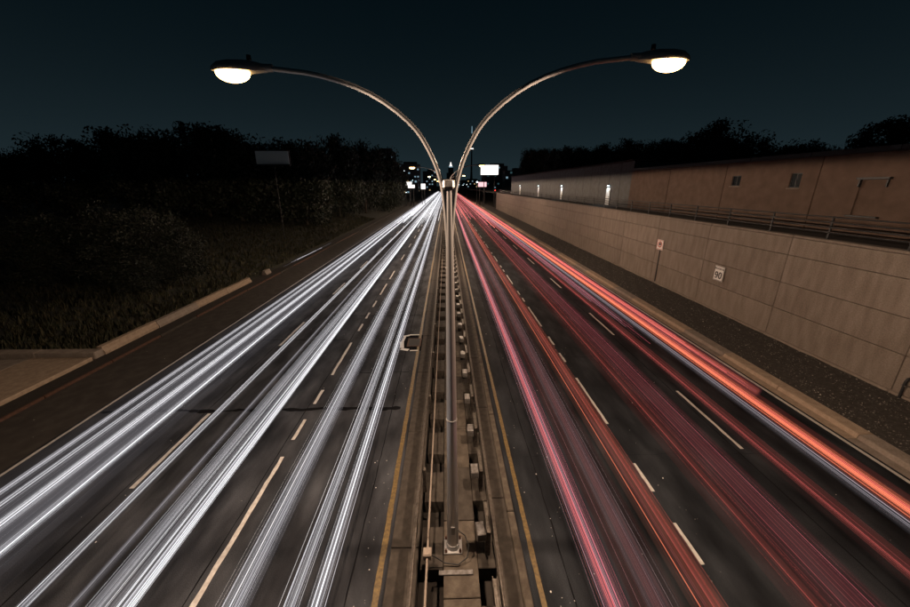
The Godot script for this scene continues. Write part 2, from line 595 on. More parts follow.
func guard_rails() -> void:
	# corrugated beam seen from above as a thin line; posts and blocks behind it
	var prof := PackedVector2Array([Vector2(0.0, 0.44), Vector2(0.055, 0.475), Vector2(0.055, 0.53), Vector2(0.0, 0.575), Vector2(0.0, 0.615), Vector2(0.055, 0.66), Vector2(0.055, 0.715), Vector2(0.0, 0.75),
		Vector2(-0.012, 0.75), Vector2(0.04, 0.71), Vector2(0.04, 0.665), Vector2(-0.012, 0.62), Vector2(-0.012, 0.57), Vector2(0.04, 0.525), Vector2(0.04, 0.48), Vector2(-0.012, 0.44)])
	var mirrored := PackedVector2Array()
	for p in prof:
		mirrored.append(Vector2(-p.x, p.y))
	var right := thing("guard_rail", "corrugated steel guard rail on blocks between light poles and red traffic side", "guard rail", Vector3(0.97, 0.13, 0))
	var left := thing("guard_rail", "corrugated steel guard rail beside the conduit, facing the white traffic side", "guard rail", Vector3(-0.70, 0.13, 0))
	var sec_r := sweep(prof, 1.87, -1.87)
	var sec_l := sweep(mirrored, 1.87, -1.87)
	for k in 20:
		var z := 2.9 - k * 3.75
		put(right, "rail_section", sec_r, M.rail_steel, Vector3(0, rng.randf_range(-0.006, 0.006), z))
		put(left, "rail_section", sec_l, M.rail_steel, Vector3(0, rng.randf_range(-0.006, 0.006), z))
	put(right, "rail_run", sweep(prof, -70.3, -600.0), M.rail_steel)
	put(left, "rail_run", sweep(mirrored, -70.3, -600.0), M.rail_steel)
	for k in 40:
		var z := 2.9 - k * 1.75 - 0.1
		# post, spacer block, and the channel that lies on the tie
		put(right, "post", bx(0.11, 0.74, 0.16, 0.008), M.rail_steel, Vector3(-0.10, 0.24, z))
		put(right, "spacer_block", bx(0.20, 0.20, 0.34, 0.012), M.galvanised, Vector3(-0.265, 0.47 + rng.randf_range(-0.03, 0.03), z - 0.02), Vector3(0, rng.randf_range(-0.12, 0.12), rng.randf_range(-0.05, 0.05)))
		put(right, "channel", sweep(PackedVector2Array([Vector2(-0.05, 0), Vector2(-0.05, 0.07), Vector2(-0.042, 0.07), Vector2(-0.042, 0.008), Vector2(0.042, 0.008), Vector2(0.042, 0.07), Vector2(0.05, 0.07), Vector2(0.05, 0)]), 0.40, -0.40), M.rail_steel, Vector3(-0.10, 0.62, z - 0.25))
		if k % 2 == 0:
			put(left, "post", bx(0.09, 0.74, 0.12, 0.008), M.rail_steel, Vector3(0.07, 0.24, z))
	var con := thing("conduit", "thin tan conduit pipe along the left guard rail with a square junction box", "conduit", Vector3(-0.455, 0.0, 0))
	for k in 14:
		var z0 := 4.0 - k * 5.0
		put(con, "pipe", rod(Vector3(0.004 * (k % 2), 0.40, z0), Vector3(0.004 * ((k + 1) % 2), 0.40, z0 - 4.99), 0.024), M.concrete_c)
		put(con, "bracket", bx(0.05, 0.42, 0.05), M.rail_steel, Vector3(0.0, 0.17, z0 - 1.1))
	var jb := put(con, "junction_box", bx(0.18, 0.14, 0.20, 0.012), M.concrete_c, Vector3(0.0, 0.42, -5.62))
	put(jb, "box_lid", bx(0.15, 0.012, 0.17, 0.004), M.concrete, Vector3(0, 0.075, 0))

# ---------------------------------------------------------------- wall
func wall_and_railing() -> void:
	var w := thing("retaining_wall", "tall tan concrete retaining wall of large panels beside the red traffic", "wall", Vector3(17.0, 0, 0))
	put(w, "backing", bx(0.36, 5.9, 133), M.concrete_dirty, Vector3(0.225, 2.48, -61.5))
	var rows := [[0.22, 1.86], [1.86, 3.20], [3.20, 4.58], [4.58, 5.43]]
	var ms := [M.concrete, M.concrete_b, M.concrete_c, M.concrete, M.concrete_b]
	for k in 23:
		var z := 2.6 - k * 5.7
		for r in 4:
			var a: float = rows[r][0]
			var b: float = rows[r][1]
			put(w, "panel", bx(0.10, b - a - 0.022, 5.67, 0.012), ms[(k * 3 + r * 2) % 5], Vector3(rng.randf_range(-0.004, 0.004), (a + b) * 0.5, z))
		put(w, "footing", bx(0.24, 0.62, 5.68, 0.03), M.concrete_c, Vector3(-0.06, 0.13, z))
		put(w, "coping", bx(0.44, 0.12, 5.68, 0.02), M.concrete_b, Vector3(0.19, 5.49, z))
	var rl := thing("railing", "dark pipe railing along the top of the concrete retaining wall", "railing", Vector3(17.22, 5.55, 0))
	for k in 42:
		var z := 2.2 - k * 3.03
		put(rl, "post", bx(0.07, 1.0, 0.07, 0.006), M.dark_metal, Vector3(0, 0.5, z))
		put(rl, "base_plate", bx(0.16, 0.02, 0.16), M.dark_metal, Vector3(0, 0.012, z))
	for y in [0.30, 0.52, 0.74, 0.96]:
		for k in 10:
			put(rl, "rail", rod(Vector3(-0.055, y, 3.0 - k * 12.4), Vector3(-0.055, y, 3.0 - k * 12.4 - 12.39), 0.032), M.dark_metal)
	# signs on the wall
	var s := thing("speed_limit_sign", "white speed limit sign reading 90 on the concrete wall", "sign", Vector3(16.92, 2.66, -21.42))
	put(s, "plate", bx(0.02, 0.90, 0.80, 0.006), M.sign_white, Vector3(-0.03, 0, 0))
	put(s, "border", frame_mesh(0.76, 0.86, 0.02), M.sign_black, Vector3(-0.043, 0, 0), Vector3(0, -PI / 2, 0))
	put(s, "bracket", bx(0.03, 0.06, 0.9), M.galvanised, Vector3(0.0, 0.2, 0))
	put(s, "bracket", bx(0.03, 0.06, 0.9), M.galvanised, Vector3(0.0, -0.2, 0))
	put(s, "lettering", text_mesh("MAXIMUM", 0.155), M.sign_black, Vector3(-0.043, 0.29, 0), Vector3(0, -PI / 2, 0))
	put(s, "numerals", text_mesh("90", 0.56), M.sign_black, Vector3(-0.043, -0.12, 0), Vector3(0, -PI / 2, 0))
	var t := thing("warning_sign", "small square white sign with a reddish symbol on the wall", "sign", Vector3(16.92, 3.40, -28.1))
	put(t, "plate", bx(0.02, 0.78, 0.86, 0.006), M.sign_white, Vector3(-0.03, 0, 0))
	put(t, "border", frame_mesh(0.80, 0.72, 0.035), M.sign_red, Vector3(-0.043, 0, 0), Vector3(0, -PI / 2, 0))
	var ring := TorusMesh.new()
	ring.inner_radius = 0.16
	ring.outer_radius = 0.25
	ring.rings = 24
	ring.ring_segments = 6
	put(t, "symbol_ring", ring, M.sign_red, Vector3(-0.03, 0.03, 0), Vector3(0, 0, PI / 2))
	put(t, "symbol_disc", cyl(0.11, 0.11, 0.012), M.sign_black, Vector3(-0.046, 0.05, 0), Vector3(0, 0, PI / 2))
	put(t, "post", bx(0.06, 2.9, 0.08), M.dark_metal, Vector3(0.015, -1.63, 0.05))
	# drain pipe in the far right joint of the wall
	var d := thing("drain_pipe", "short dark drain pipe at a joint in the concrete wall", "pipe", Vector3(16.9, 0.4, -11.25))
	put(d, "pipe", tube(PackedVector3Array([Vector3(0.08, 0.75, 0), Vector3(-0.05, 0.72, 0), Vector3(-0.10, 0.6, 0), Vector3(-0.10, -0.1, 0)]), PackedFloat32Array([0.05, 0.05, 0.05, 0.05]), 10), M.dark_metal)
	put(d, "clamp", bx(0.14, 0.04, 0.16), M.galvanised, Vector3(-0.06, 0.45, 0))

func frame_mesh(w: float, h: float, t: float) -> Mesh:
	var st := SurfaceTool.new()
	st.begin(Mesh.PRIMITIVE_TRIANGLES)
	for q in [[0.0, h / 2 - t / 2, w, t], [0.0, -h / 2 + t / 2, w, t], [w / 2 - t / 2, 0.0, t, h - 2 * t], [-w / 2 + t / 2, 0.0, t, h - 2 * t]]:
		var b := BoxMesh.new()
		b.size = Vector3(q[2], q[3], 0.005)
		st.append_from(b, 0, Transform3D(Basis(), Vector3(q[0], q[1], 0)))
	return st.commit()

# ---------------------------------------------------------------- left side
func left_side() -> void:
	# low concrete barrier beside the shoulder
	var b := thing("concrete_barrier", "low pale concrete barrier running along the left shoulder", "barrier", Vector3(-17.0, 0, 0))
	var prof := PackedVector2Array([Vector2(-0.22, -0.15), Vector2(-0.22, 0.08), Vector2(-0.14, 0.20), Vector2(-0.12, 0.36), Vector2(0.12, 0.36), Vector2(0.14, 0.20), Vector2(0.22, 0.08), Vector2(0.22, -0.15)])
	var sec := sweep(prof, 1.74, -1.74)
	for k in 4:
		put(b, "barrier_block", sec, [M.kerb_concrete, M.concrete_c, M.kerb_concrete, M.kerb_concrete][k], Vector3(rng.randf_range(-0.02, 0.02), rng.randf_range(-0.01, 0.01), -18.2 - k * 3.5), Vector3(0, rng.randf_range(-0.006, 0.006), 0))
	var b2 := thing("concrete_block", "single small concrete block past the end of the barrier", "block", Vector3(-16.9, 0, -33.4))
	put(b2, "block_body", sweep(prof, 0.5, -0.5), M.concrete_c)
	put(b2, "lifting_loop", tube(PackedVector3Array([Vector3(0, 0.34, 0.12), Vector3(0, 0.44, 0.08), Vector3(0, 0.44, -0.08), Vector3(0, 0.34, -0.12)]), PackedFloat32Array([0.012, 0.012, 0.012, 0.012]), 6), M.rust)
	# concrete slope paving in front of the barrier
	var p := setting("pavement")
	for i in 4:
		for j in 5:
			put(p, "paving_slab", bx(2.78, 0.3, 4.17, 0.02), [M.kerb_concrete, M.concrete_c, M.kerb_concrete][(i + j * 2) % 3], Vector3(-18.22 - i * 2.8, -0.03 + rng.randf_range(-0.008, 0.008), -13.75 + j * 4.2))
		put(p, "edge_kerb", bx(2.78, 0.5, 0.5, 0.03), M.concrete_c, Vector3(-18.22 - i * 2.8, 0.03, -16.2))
	# grass tufts
	var st := SurfaceTool.new()
	st.begin(Mesh.PRIMITIVE_TRIANGLES)
	for k in 9:
		var a := rng.randf() * TAU
		var lean := Vector3(cos(a), 0, sin(a))
		var side := Vector3(-sin(a), 0, cos(a)) * 0.018
		var root := Vector3(rng.randf_range(-0.12, 0.12), -0.03, rng.randf_range(-0.12, 0.12))
		var h := rng.randf_range(0.22, 0.5)
		st.set_color(Color.WHITE)
		st.set_normal(Vector3.UP)
		for q in [root - side, root + side, root + lean * h * 0.45 + Vector3(0, h, 0)]:
			st.add_vertex(q)
	var mm := MultiMesh.new()
	mm.transform_format = MultiMesh.TRANSFORM_3D
	mm.use_colors = true
	mm.mesh = st.commit()
	mm.instance_count = 26000
	for k in 26000:
		var z := -16.9 - 75.0 * pow(rng.randf(), 1.5)
		var x := -17.5 - 48.0 * pow(rng.randf(), 1.4)
		var s := rng.randf_range(0.5, 1.25)
		var basis := Basis(Vector3.UP, rng.randf() * TAU).scaled(Vector3(s, s * rng.randf_range(0.6, 1.2), s))
		mm.set_instance_transform(k, Transform3D(basis, Vector3(x, bank_height(x, z) - 0.05, z)))
		var dry := rng.randf()
		mm.set_instance_color(k, Color(0.085 + 0.10 * dry, 0.105 + 0.05 * dry, 0.055 + 0.015 * dry))
	var g := MultiMeshInstance3D.new()
	g.name = "grass"
	g.multimesh = mm
	g.material_override = M.grass_blade
	add_child(g)
	tag(g, "rough grass covering the dark bank left of the road", "grass")
	g.set_meta("kind", "stuff")

# ---------------------------------------------------------------- buildings on the right
func right_buildings() -> void:
	var b := thing("brick_building", "low reddish brick building with small windows above the retaining wall", "building", Vector3(20.5, 5.43, 0))
	var h := 4.0
	put(b, "core", bx(14, h - 0.1, 46), M.brick, Vector3(7.12, h * 0.5 - 0.05, -18.9))
	# brick facade in panels between open movement joints, with holes for the openings
	var edges := [3.9, -0.5, -6.5, -13.5, -20.5, -27.5, -34.5, -41.6]
	var holes := [[-21.5, -22.2, 2.28, 3.12], [-26.0, -26.8, 2.38, 3.08], [-17.1, -18.3, 1.0, 2.72], [-9.0, -9.8, 2.3, 3.1]]
	for k in edges.size() - 1:
		var z0: float = edges[k] - 0.03
		var z1: float = edges[k + 1] + 0.03
		var inside := holes.filter(func(q: Array) -> bool: return q[0] < z0 and q[1] > z1)
		if inside.is_empty():
			put(b, "brick_panel", bx(0.12, h, z0 - z1), M.brick, Vector3(0.06, h / 2, (z0 + z1) / 2))
		else:
			var st := SurfaceTool.new()
			st.begin(Mesh.PRIMITIVE_TRIANGLES)
			var blocks := []
			var from := z0
			for hole in inside:
				blocks.append_array([[from, hole[0], 0.0, h], [hole[0], hole[1], 0.0, hole[2]], [hole[0], hole[1], hole[3], h]])
				from = hole[1]
			blocks.append([from, z1, 0.0, h])
			for q in blocks:
				var bm := BoxMesh.new()
				bm.size = Vector3(0.12, q[3] - q[2], q[0] - q[1])
				st.append_from(bm, 0, Transform3D(Basis(), Vector3(0.06, (q[2] + q[3]) / 2, (q[0] + q[1]) / 2)))
			put(b, "brick_panel", st.commit(), M.brick)
	for q in [holes[0], holes[1], holes[3]]:
		var zc: float = (q[0] + q[1]) / 2
		var yc: float = (q[2] + q[3]) / 2
		var win := put(b, "window", bx(0.03, q[3] - q[2], q[0] - q[1]), M.glass_dark, Vector3(0.095, yc, zc))
		put(win, "frame", frame_mesh(q[0] - q[1], q[3] - q[2], 0.05), M.dark_metal, Vector3(-0.04, 0, 0), Vector3(0, -PI / 2, 0))
		put(win, "mullion", bx(0.02, q[3] - q[2] - 0.1, 0.04), M.dark_metal, Vector3(-0.025, 0, 0))
		put(b, "sill", bx(0.14, 0.05, q[0] - q[1] + 0.1), M.concrete_b, Vector3(-0.02, q[2] - 0.03, zc))
	# walled-up opening with a dark lintel, stubs of its jambs and a dark sill
	put(b, "blocked_opening", bx(0.05, 1.72, 1.2), M.brick, Vector3(0.09, 1.86, -17.7))
	put(b, "lintel", bx(0.22, 0.10, 1.42), M.dark_metal, Vector3(-0.05, 2.75, -17.7))
	put(b, "jamb", bx(0.12, 0.34, 0.06), M.dark_metal, Vector3(-0.03, 2.52, -17.1))
	put(b, "jamb", bx(0.12, 0.34, 0.06), M.dark_metal, Vector3(-0.03, 2.52, -18.3))
	put(b, "sill", bx(0.22, 0.08, 1.42), M.dark_metal, Vector3(-0.05, 0.96, -17.7))
	put(b, "roof", bx(14.3, 0.14, 46.2), M.roof_felt, Vector3(7.1, h + 0.07, -18.9))
	for k in 11:
		put(b, "roof_edge", bx(0.20, 0.26, 4.16, 0.015), M.dark_metal, Vector3(-0.12, h + 0.05, 1.9 - k * 4.18))
	# grey warehouse farther on, with wall lamps over its doors
	var g := thing("warehouse", "long grey warehouse with lit doors behind the far part of the wall", "building", Vector3(20.7, 5.43, 0))
	put(g, "core", bx(14, 4.9, 78), M.siding, Vector3(7.15, 2.45, -81.0))
	for k in 26:
		put(g, "cladding_panel", bx(0.08, 4.95, 2.96, 0.015), M.siding, Vector3(0.06, 2.48, -43.3 - k * 3.0))
	put(g, "roof", bx(14.5, 0.2, 78.4), M.roof_felt, Vector3(7.1, 5.06, -81.0))
	for z in [-47.6, -67.0, -84.0, -105.0]:
		var door := put(g, "door", bx(0.06, 2.05, 1.1, 0.01), M.sign_white, Vector3(-0.02, 1.06, z))
		put(door, "handle", bx(0.05, 0.12, 0.03), M.dark_metal, Vector3(-0.05, 0, 0.4))
		put(door, "frame", frame_mesh(1.24, 2.18, 0.07), M.dark_metal, Vector3(0.0, 0.0, 0), Vector3(0, -PI / 2, 0))
	for z in [-47.6, -67.0, -84.0, -105.0]:
		var which: String = {-47.6: "nearest and brightest", -67.0: "second nearest", -84.0: "third nearest", -105.0: "farthest"}[z]
		var o := thing("wall_lamp", "white wall lamp over a warehouse door, %s of four" % which, "lamp", Vector3(20.7, 7.75, z), "wall lamps on the warehouse")
		put(o, "housing", bx(0.22, 0.12, 0.40, 0.02), M.dark_metal, Vector3(-0.10, 0.14, 0))
		put(o, "lamp_lens", bx(0.16, 0.06, 0.32, 0.015), M.lamp_glow_white, Vector3(-0.12, 0.05, 0))
		var l := SpotLight3D.new()
		l.name = "wall_lamp_light"
		l.light_color = Color(0.88, 0.96, 1.0)
		l.light_energy = 3.2
		l.light_size = 0.12
		l.spot_range = 30.0
		l.spot_attenuation = 2.0
		l.spot_angle = 70.0
		l.spot_angle_attenuation = 0.6
		l.shadow_enabled = true
		o.add_child(l)
		l.position = Vector3(-0.16, 0.0, 0)
		l.rotation = Vector3(-PI / 2, 0, 0)

# ---------------------------------------------------------------- street lamps
func street_lamp(k: int) -> void:
	var where := ["nearest double-armed street lamp on the median, closest to the camera", "second double-armed street lamp along the median", "third double-armed street lamp along the median", "fourth double-armed street lamp along the median", "fifth double-armed street lamp far along the median", "sixth double-armed street lamp far along the median"]
	var t := thing("street_lamp", where[k], "street lamp", Vector3(0.10, 0.055, LAMP_Z[k]), "double street lamps on the median")
	var near := k == 0
	# tapered pole
	var pts := PackedVector3Array()
	var rad := PackedFloat32Array()
	for i in 9:
		var u := i / 8.0
		pts.append(Vector3(-0.05 * u, 0.03 + 7.7 * u, 0))
		rad.append(lerpf(0.135, 0.055, u))
	put(t, "pole", tube(pts, rad, 24 if near else 10), M.pole_steel)
	put(t, "base_plate", bx(0.40, 0.035, 0.40, 0.008), M.lamp_body, Vector3(0, 0.018, 0))
	if near:
		put(t, "collar", cyl(0.158, 0.145, 0.12, 24), M.lamp_body, Vector3(0, 0.09, 0))
		for q in [[-1, -1], [1, -1], [1, 1], [-1, 1]]:
			put(t, "anchor_bolt", cyl(0.018, 0.018, 0.10, 8), M.rust, Vector3(q[0] * 0.16, 0.07, q[1] * 0.16))
			put(t, "nut", cyl(0.032, 0.032, 0.03, 6), M.rust, Vector3(q[0] * 0.16, 0.05, q[1] * 0.16))
		put(t, "hand_hole_cover", bx(0.10, 0.22, 0.02, 0.008), M.lamp_body, Vector3(0.0, 0.62, 0.135))
		put(t, "seam_band", cyl(0.110, 0.110, 0.02, 24), M.lamp_body, Vector3(-0.022, 3.4, 0))
		put(t, "cable", tube(PackedVector3Array([Vector3(0.10, 0.55, 0.06), Vector3(0.25, 0.50, 0.14), Vector3(0.34, 0.30, 0.22), Vector3(0.30, 0.12, 0.36), Vector3(0.10, 0.05, 0.46), Vector3(-0.18, 0.08, 0.44), Vector3(-0.36, 0.22, 0.42), Vector3(-0.50, 0.34, 0.44)]), PackedFloat32Array([0.014, 0.014, 0.014, 0.014, 0.014, 0.014, 0.014, 0.014]), 8), M.rubber)
		put(t, "base_angle", bx(0.72, 0.03, 0.10, 0.005), M.galvanised, Vector3(0.05, 0.015, 0.60))
	# clamp box between the arms
	put(t, "clamp_box", bx(0.19, 0.16, 0.16, 0.03), M.galvanised, Vector3(-0.06, 7.80, 0.0), Vector3(-0.3, 0, 0))
	for s in [-1.0, 1.0]:
		# arm: hugs the pole top, then sweeps out and flattens
		var path := [[0.012, 6.7], [0.030, 7.05], [0.058, 7.45], [0.098, 7.80], [0.18, 8.12], [0.31, 8.42], [0.50, 8.72], [0.80, 9.0], [1.18, 9.24], [1.62, 9.41], [2.1, 9.52], [2.66, 9.58]]
		var lift := 0.055 if s > 0.0 else -0.12
		var side_scale := 1.03 if s > 0.0 else 0.985
		var c := Curve3D.new()
		var ap := PackedVector3Array()
		for q in path:
			var u: float = clampf((q[1] - 7.5) / 2.1, 0.0, 1.0)
			ap.append(Vector3(-0.05 + s * q[0] * side_scale, q[1] - 0.055 + lift * u, 0))
		for i in ap.size():
			var dir: Vector3 = ap[mini(i + 1, ap.size() - 1)] - ap[maxi(i - 1, 0)]
			c.add_point(ap[i], -dir * 0.16, dir * 0.16)
		var smooth := c.tessellate(4, 3.0)
		var rr := PackedFloat32Array()
		for i in smooth.size():
			rr.append(lerpf(0.040, 0.033, float(i) / smooth.size()))
		put(t, "arm", tube(smooth, rr, 14 if near else 8), M.pole_steel)
		var e: Vector3 = ap[ap.size() - 1]
		# cobra head: shell, slip-fitter, glowing lens
		var head := put(t, "lamp_head", head_shell(), M.lamp_body, e + Vector3(s * 0.02, 0.0, 0), Vector3(0, 0.0 if s > 0.0 else PI, 0))
		var lens := SphereMesh.new()
		lens.radius = 0.5
		lens.height = 1.0
		lens.radial_segments = 24
		lens.rings = 12
		var ln := put(head, "lamp_lens", lens, M.lamp_glow, Vector3(0.48, -0.065, 0))
		ln.scale = Vector3(0.48, 0.25, 0.30)
		put(head, "slip_fitter", rod(Vector3(-0.10, 0, 0), Vector3(0.12, 0.0, 0), 0.05, 0.055, 10), M.lamp_body)
		put(head, "photocell", cyl(0.035, 0.03, 0.06, 10), M.dark_metal, Vector3(0.22, 0.13, 0))
		var l := SpotLight3D.new()
		l.name = "street_lamp_light"
		l.light_color = lin(1.0, 0.71, 0.50)
		l.light_energy = 116.0
		l.light_size = 0.14
		l.spot_range = 120.0
		l.spot_attenuation = 2.0
		l.spot_angle = 89.8
		l.spot_angle_attenuation = 0.02
		l.shadow_enabled = true
		t.add_child(l, true)
		l.position = e + Vector3(s * 0.50, -0.215, 0)
		l.rotation = Vector3(-PI / 2, 0, 0)

var head_cache: Mesh
func head_shell() -> Mesh:
	if head_cache:
		return head_cache
	# flattened housing tapering to the arm; its lower face is open over the lens
	var st := SurfaceTool.new()
	st.begin(Mesh.PRIMITIVE_TRIANGLES)
	var secs := [[0.0, 0.05, -0.045, 0.045], [0.14, 0.085, -0.05, 0.08], [0.30, 0.14, -0.05, 0.105], [0.50, 0.16, -0.05, 0.105], [0.66, 0.13, -0.05, 0.085], [0.76, 0.06, -0.045, 0.03]]
	var n := 12
	var rings := []
	for q in secs:
		var ring := []
		for k in n:
			var a := TAU * k / n
			var y: float = lerpf(q[2], q[3], clampf(sin(a), 0.0, 1.0)) if sin(a) > 0.0 else q[2]
			ring.append(Vector3(q[0], y, cos(a) * q[1]))
		rings.append(ring)
	for i in secs.size() - 1:
		for k in n:
			var a: Vector3 = rings[i][k]
			var b: Vector3 = rings[i][(k + 1) % n]
			var c: Vector3 = rings[i + 1][(k + 1) % n]
			var d: Vector3 = rings[i + 1][k]
			var mid := (a + b + c + d) / 4.0
			quad(st, a, b, c, d, Vector3(0, mid.y, mid.z) + Vector3(0, -0.02, 0))
	for e in [0, secs.size() - 1]:
		for k in range(1, n - 1):
			tri(st, rings[e][0], rings[e][k], rings[e][k + 1], Vector3(-1 if e == 0 else 1, 0, 0))
	st.generate_normals()
	head_cache = st.commit()
	return head_cache

# ---------------------------------------------------------------- trees
func trees() -> void:
	var cr := []
	for k in 3:
		cr.append(crown_mesh(100 + k, Vector3.ONE, 14000, 0.048, 70, 0.2, 0.45))
	var small := [crown_mesh(201, Vector3.ONE, 11000, 0.036, 60, 0.15, 0.30), crown_mesh(202, Vector3.ONE, 11000, 0.036, 60, 0.15, 0.30)]
	# tree line beyond the bank on the left: x, z, height of the top
	var row := [[-92.0, -74.0, 15.0], [-79.0, -70.0, 15.6], [-70.5, -66.0, 16.2], [-62.0, -64.0, 17.6], [-53.5, -66.0, 19.0], [-46.5, -62.0, 19.3], [-41.5, -66.0, 20.2], [-35.0, -64.0, 19.6], [-30.0, -68.0, 18.8], [-24.8, -66.0, 17.4], [-24.0, -84.0, 21.5], [-21.5, -100.0, 23.0], [-19.5, -118.0, 22.0], [-19.0, -140.0, 19.0]]
	for k in row.size():
		var q: Array = row[k]
		var gy := bank_height(q[0], q[1])
		var hh: float = q[2] - gy
		var ry := hh * 0.42
		var rx := hh * 0.36 if k < 10 else hh * 0.26
		tree("bank_tree", "dense dark tree in the line beyond the left bank, %s from the left" % ORD[k], "tree", Vector3(q[0], gy, q[1]), cr[k % 3], 1.0, 0.26, k * 1.7, Vector3(rx, ry, rx), "trees beyond the left bank", 0)
	# thicket on the bank, nearer the road
	var bush := [[-29.3, -27.5, 4.6, 3.2], [-26.2, -28.5, 5.3, 3.2], [-22.9, -27.8, 5.4, 3.0], [-20.6, -27.6, 5.0, 2.3], [-24.6, -25.6, 3.2, 2.6], [-21.6, -25.4, 2.9, 2.1], [-28.0, -25.4, 3.0, 2.4]]
	for k in bush.size():
		var q: Array = bush[k]
		var gy := bank_height(q[0], q[1])
		tree("bush", ["rearmost leftmost dark bush of the thicket on the left bank", "tall dark bush, second from left in the back of the thicket", "tall dark bush, third from left in the back of the thicket", "dark bush at the road end of the thicket back row", "low dark bush in the middle of the thicket front row", "low dark bush at the road end of the thicket front row", "low dark bush at the left end of the thicket front row"][k], "bush", Vector3(q[0], gy, q[1]), small[k % 2], 0.95, 0.07, k * 2.1, Vector3(q[3], q[2] * 0.52, q[3] * 0.8), "bushes of the thicket on the bank", 0)
	# row of trees behind the two buildings, rising over their roofs
	for k in 20:
		var z := -50.0 - k * 7.0 - (k % 3) * 1.1
		var top := 16.2 + 0.7 * sin(k * 1.9) + maxf(0.0, -z - 80.0) * 0.075
		if k == 0:
			top = 14.0
		var ry := (top - 6.4) * 0.5
		tree("terrace_tree", "dark tree in the row behind the low buildings, %s from the camera" % ORD[k], "tree", Vector3(38.5 + (k % 2) * 1.5, 5.43, z), cr[k % 3], ((top + 6.4) * 0.5 - 5.43) / ry, 0.18, k * 1.3, Vector3(3.6, ry, 4.6), "row of dark trees behind the buildings", 0)
	# big trees behind the brick building
	var back := [[40.5, -43.0, 13.0], [40.0, -34.0, 13.6], [39.5, -25.5, 13.2], [40.0, -17.0, 14.4], [46.0, -52.0, 13.0]]
	for k in back.size():
		var q: Array = back[k]
		var hh: float = q[2] - 5.4
		tree("tall_tree", ["tall dark tree behind the far end of the brick building", "tall dark tree behind the middle of the brick building roof", "tall dark tree behind the roof above the walled-up opening", "tallest dark tree at the right edge behind the brick building", "tall dark tree farthest back, beyond the brick building end"][k], "tree", Vector3(q[0], 5.4, q[1]), cr[(k + 2) % 3], 1.35, 0.28, k * 1.1, Vector3(hh * 0.40, hh * 0.42, hh * 0.40), "tall trees behind the brick building", 4)

# ---------------------------------------------------------------- far city
func far_building(label: String, at: Vector3, size: Vector3, m: Material, windows: int, wm: Array, seed_value: int) -> void:
	var g := RandomNumberGenerator.new()
	g.seed = seed_value
	var b := thing("office_tower" if size.y > 22.0 else "far_building", label, "building", at)
	put(b, "wall", bx(size.x, size.y, size.z), m, Vector3(0, size.y / 2, 0))
	put(b, "roof", bx(size.x * 0.55, size.y * 0.06 + 0.8, size.z * 0.55), m, Vector3(size.x * 0.1, size.y + size.y * 0.03 + 0.4, 0))
	var cols := maxi(3, int(size.x / 3.2))
	var rows := maxi(2, int(size.y / 3.6))
	for k in windows:
		var c := g.randi_range(0, cols - 1)
		var r := g.randi_range(0, rows - 1)
		var w := put(b, "window", bx(1.7, 1.5, 0.1), wm[g.randi_range(0, wm.size() - 1)], Vector3((c + 0.5) / cols * size.x - size.x / 2, (r + 0.55) / rows * size.y, size.z / 2 + 0.08 + 0.002 * k))
		w.name = "window" if k == 0 else "window_%03d" % k

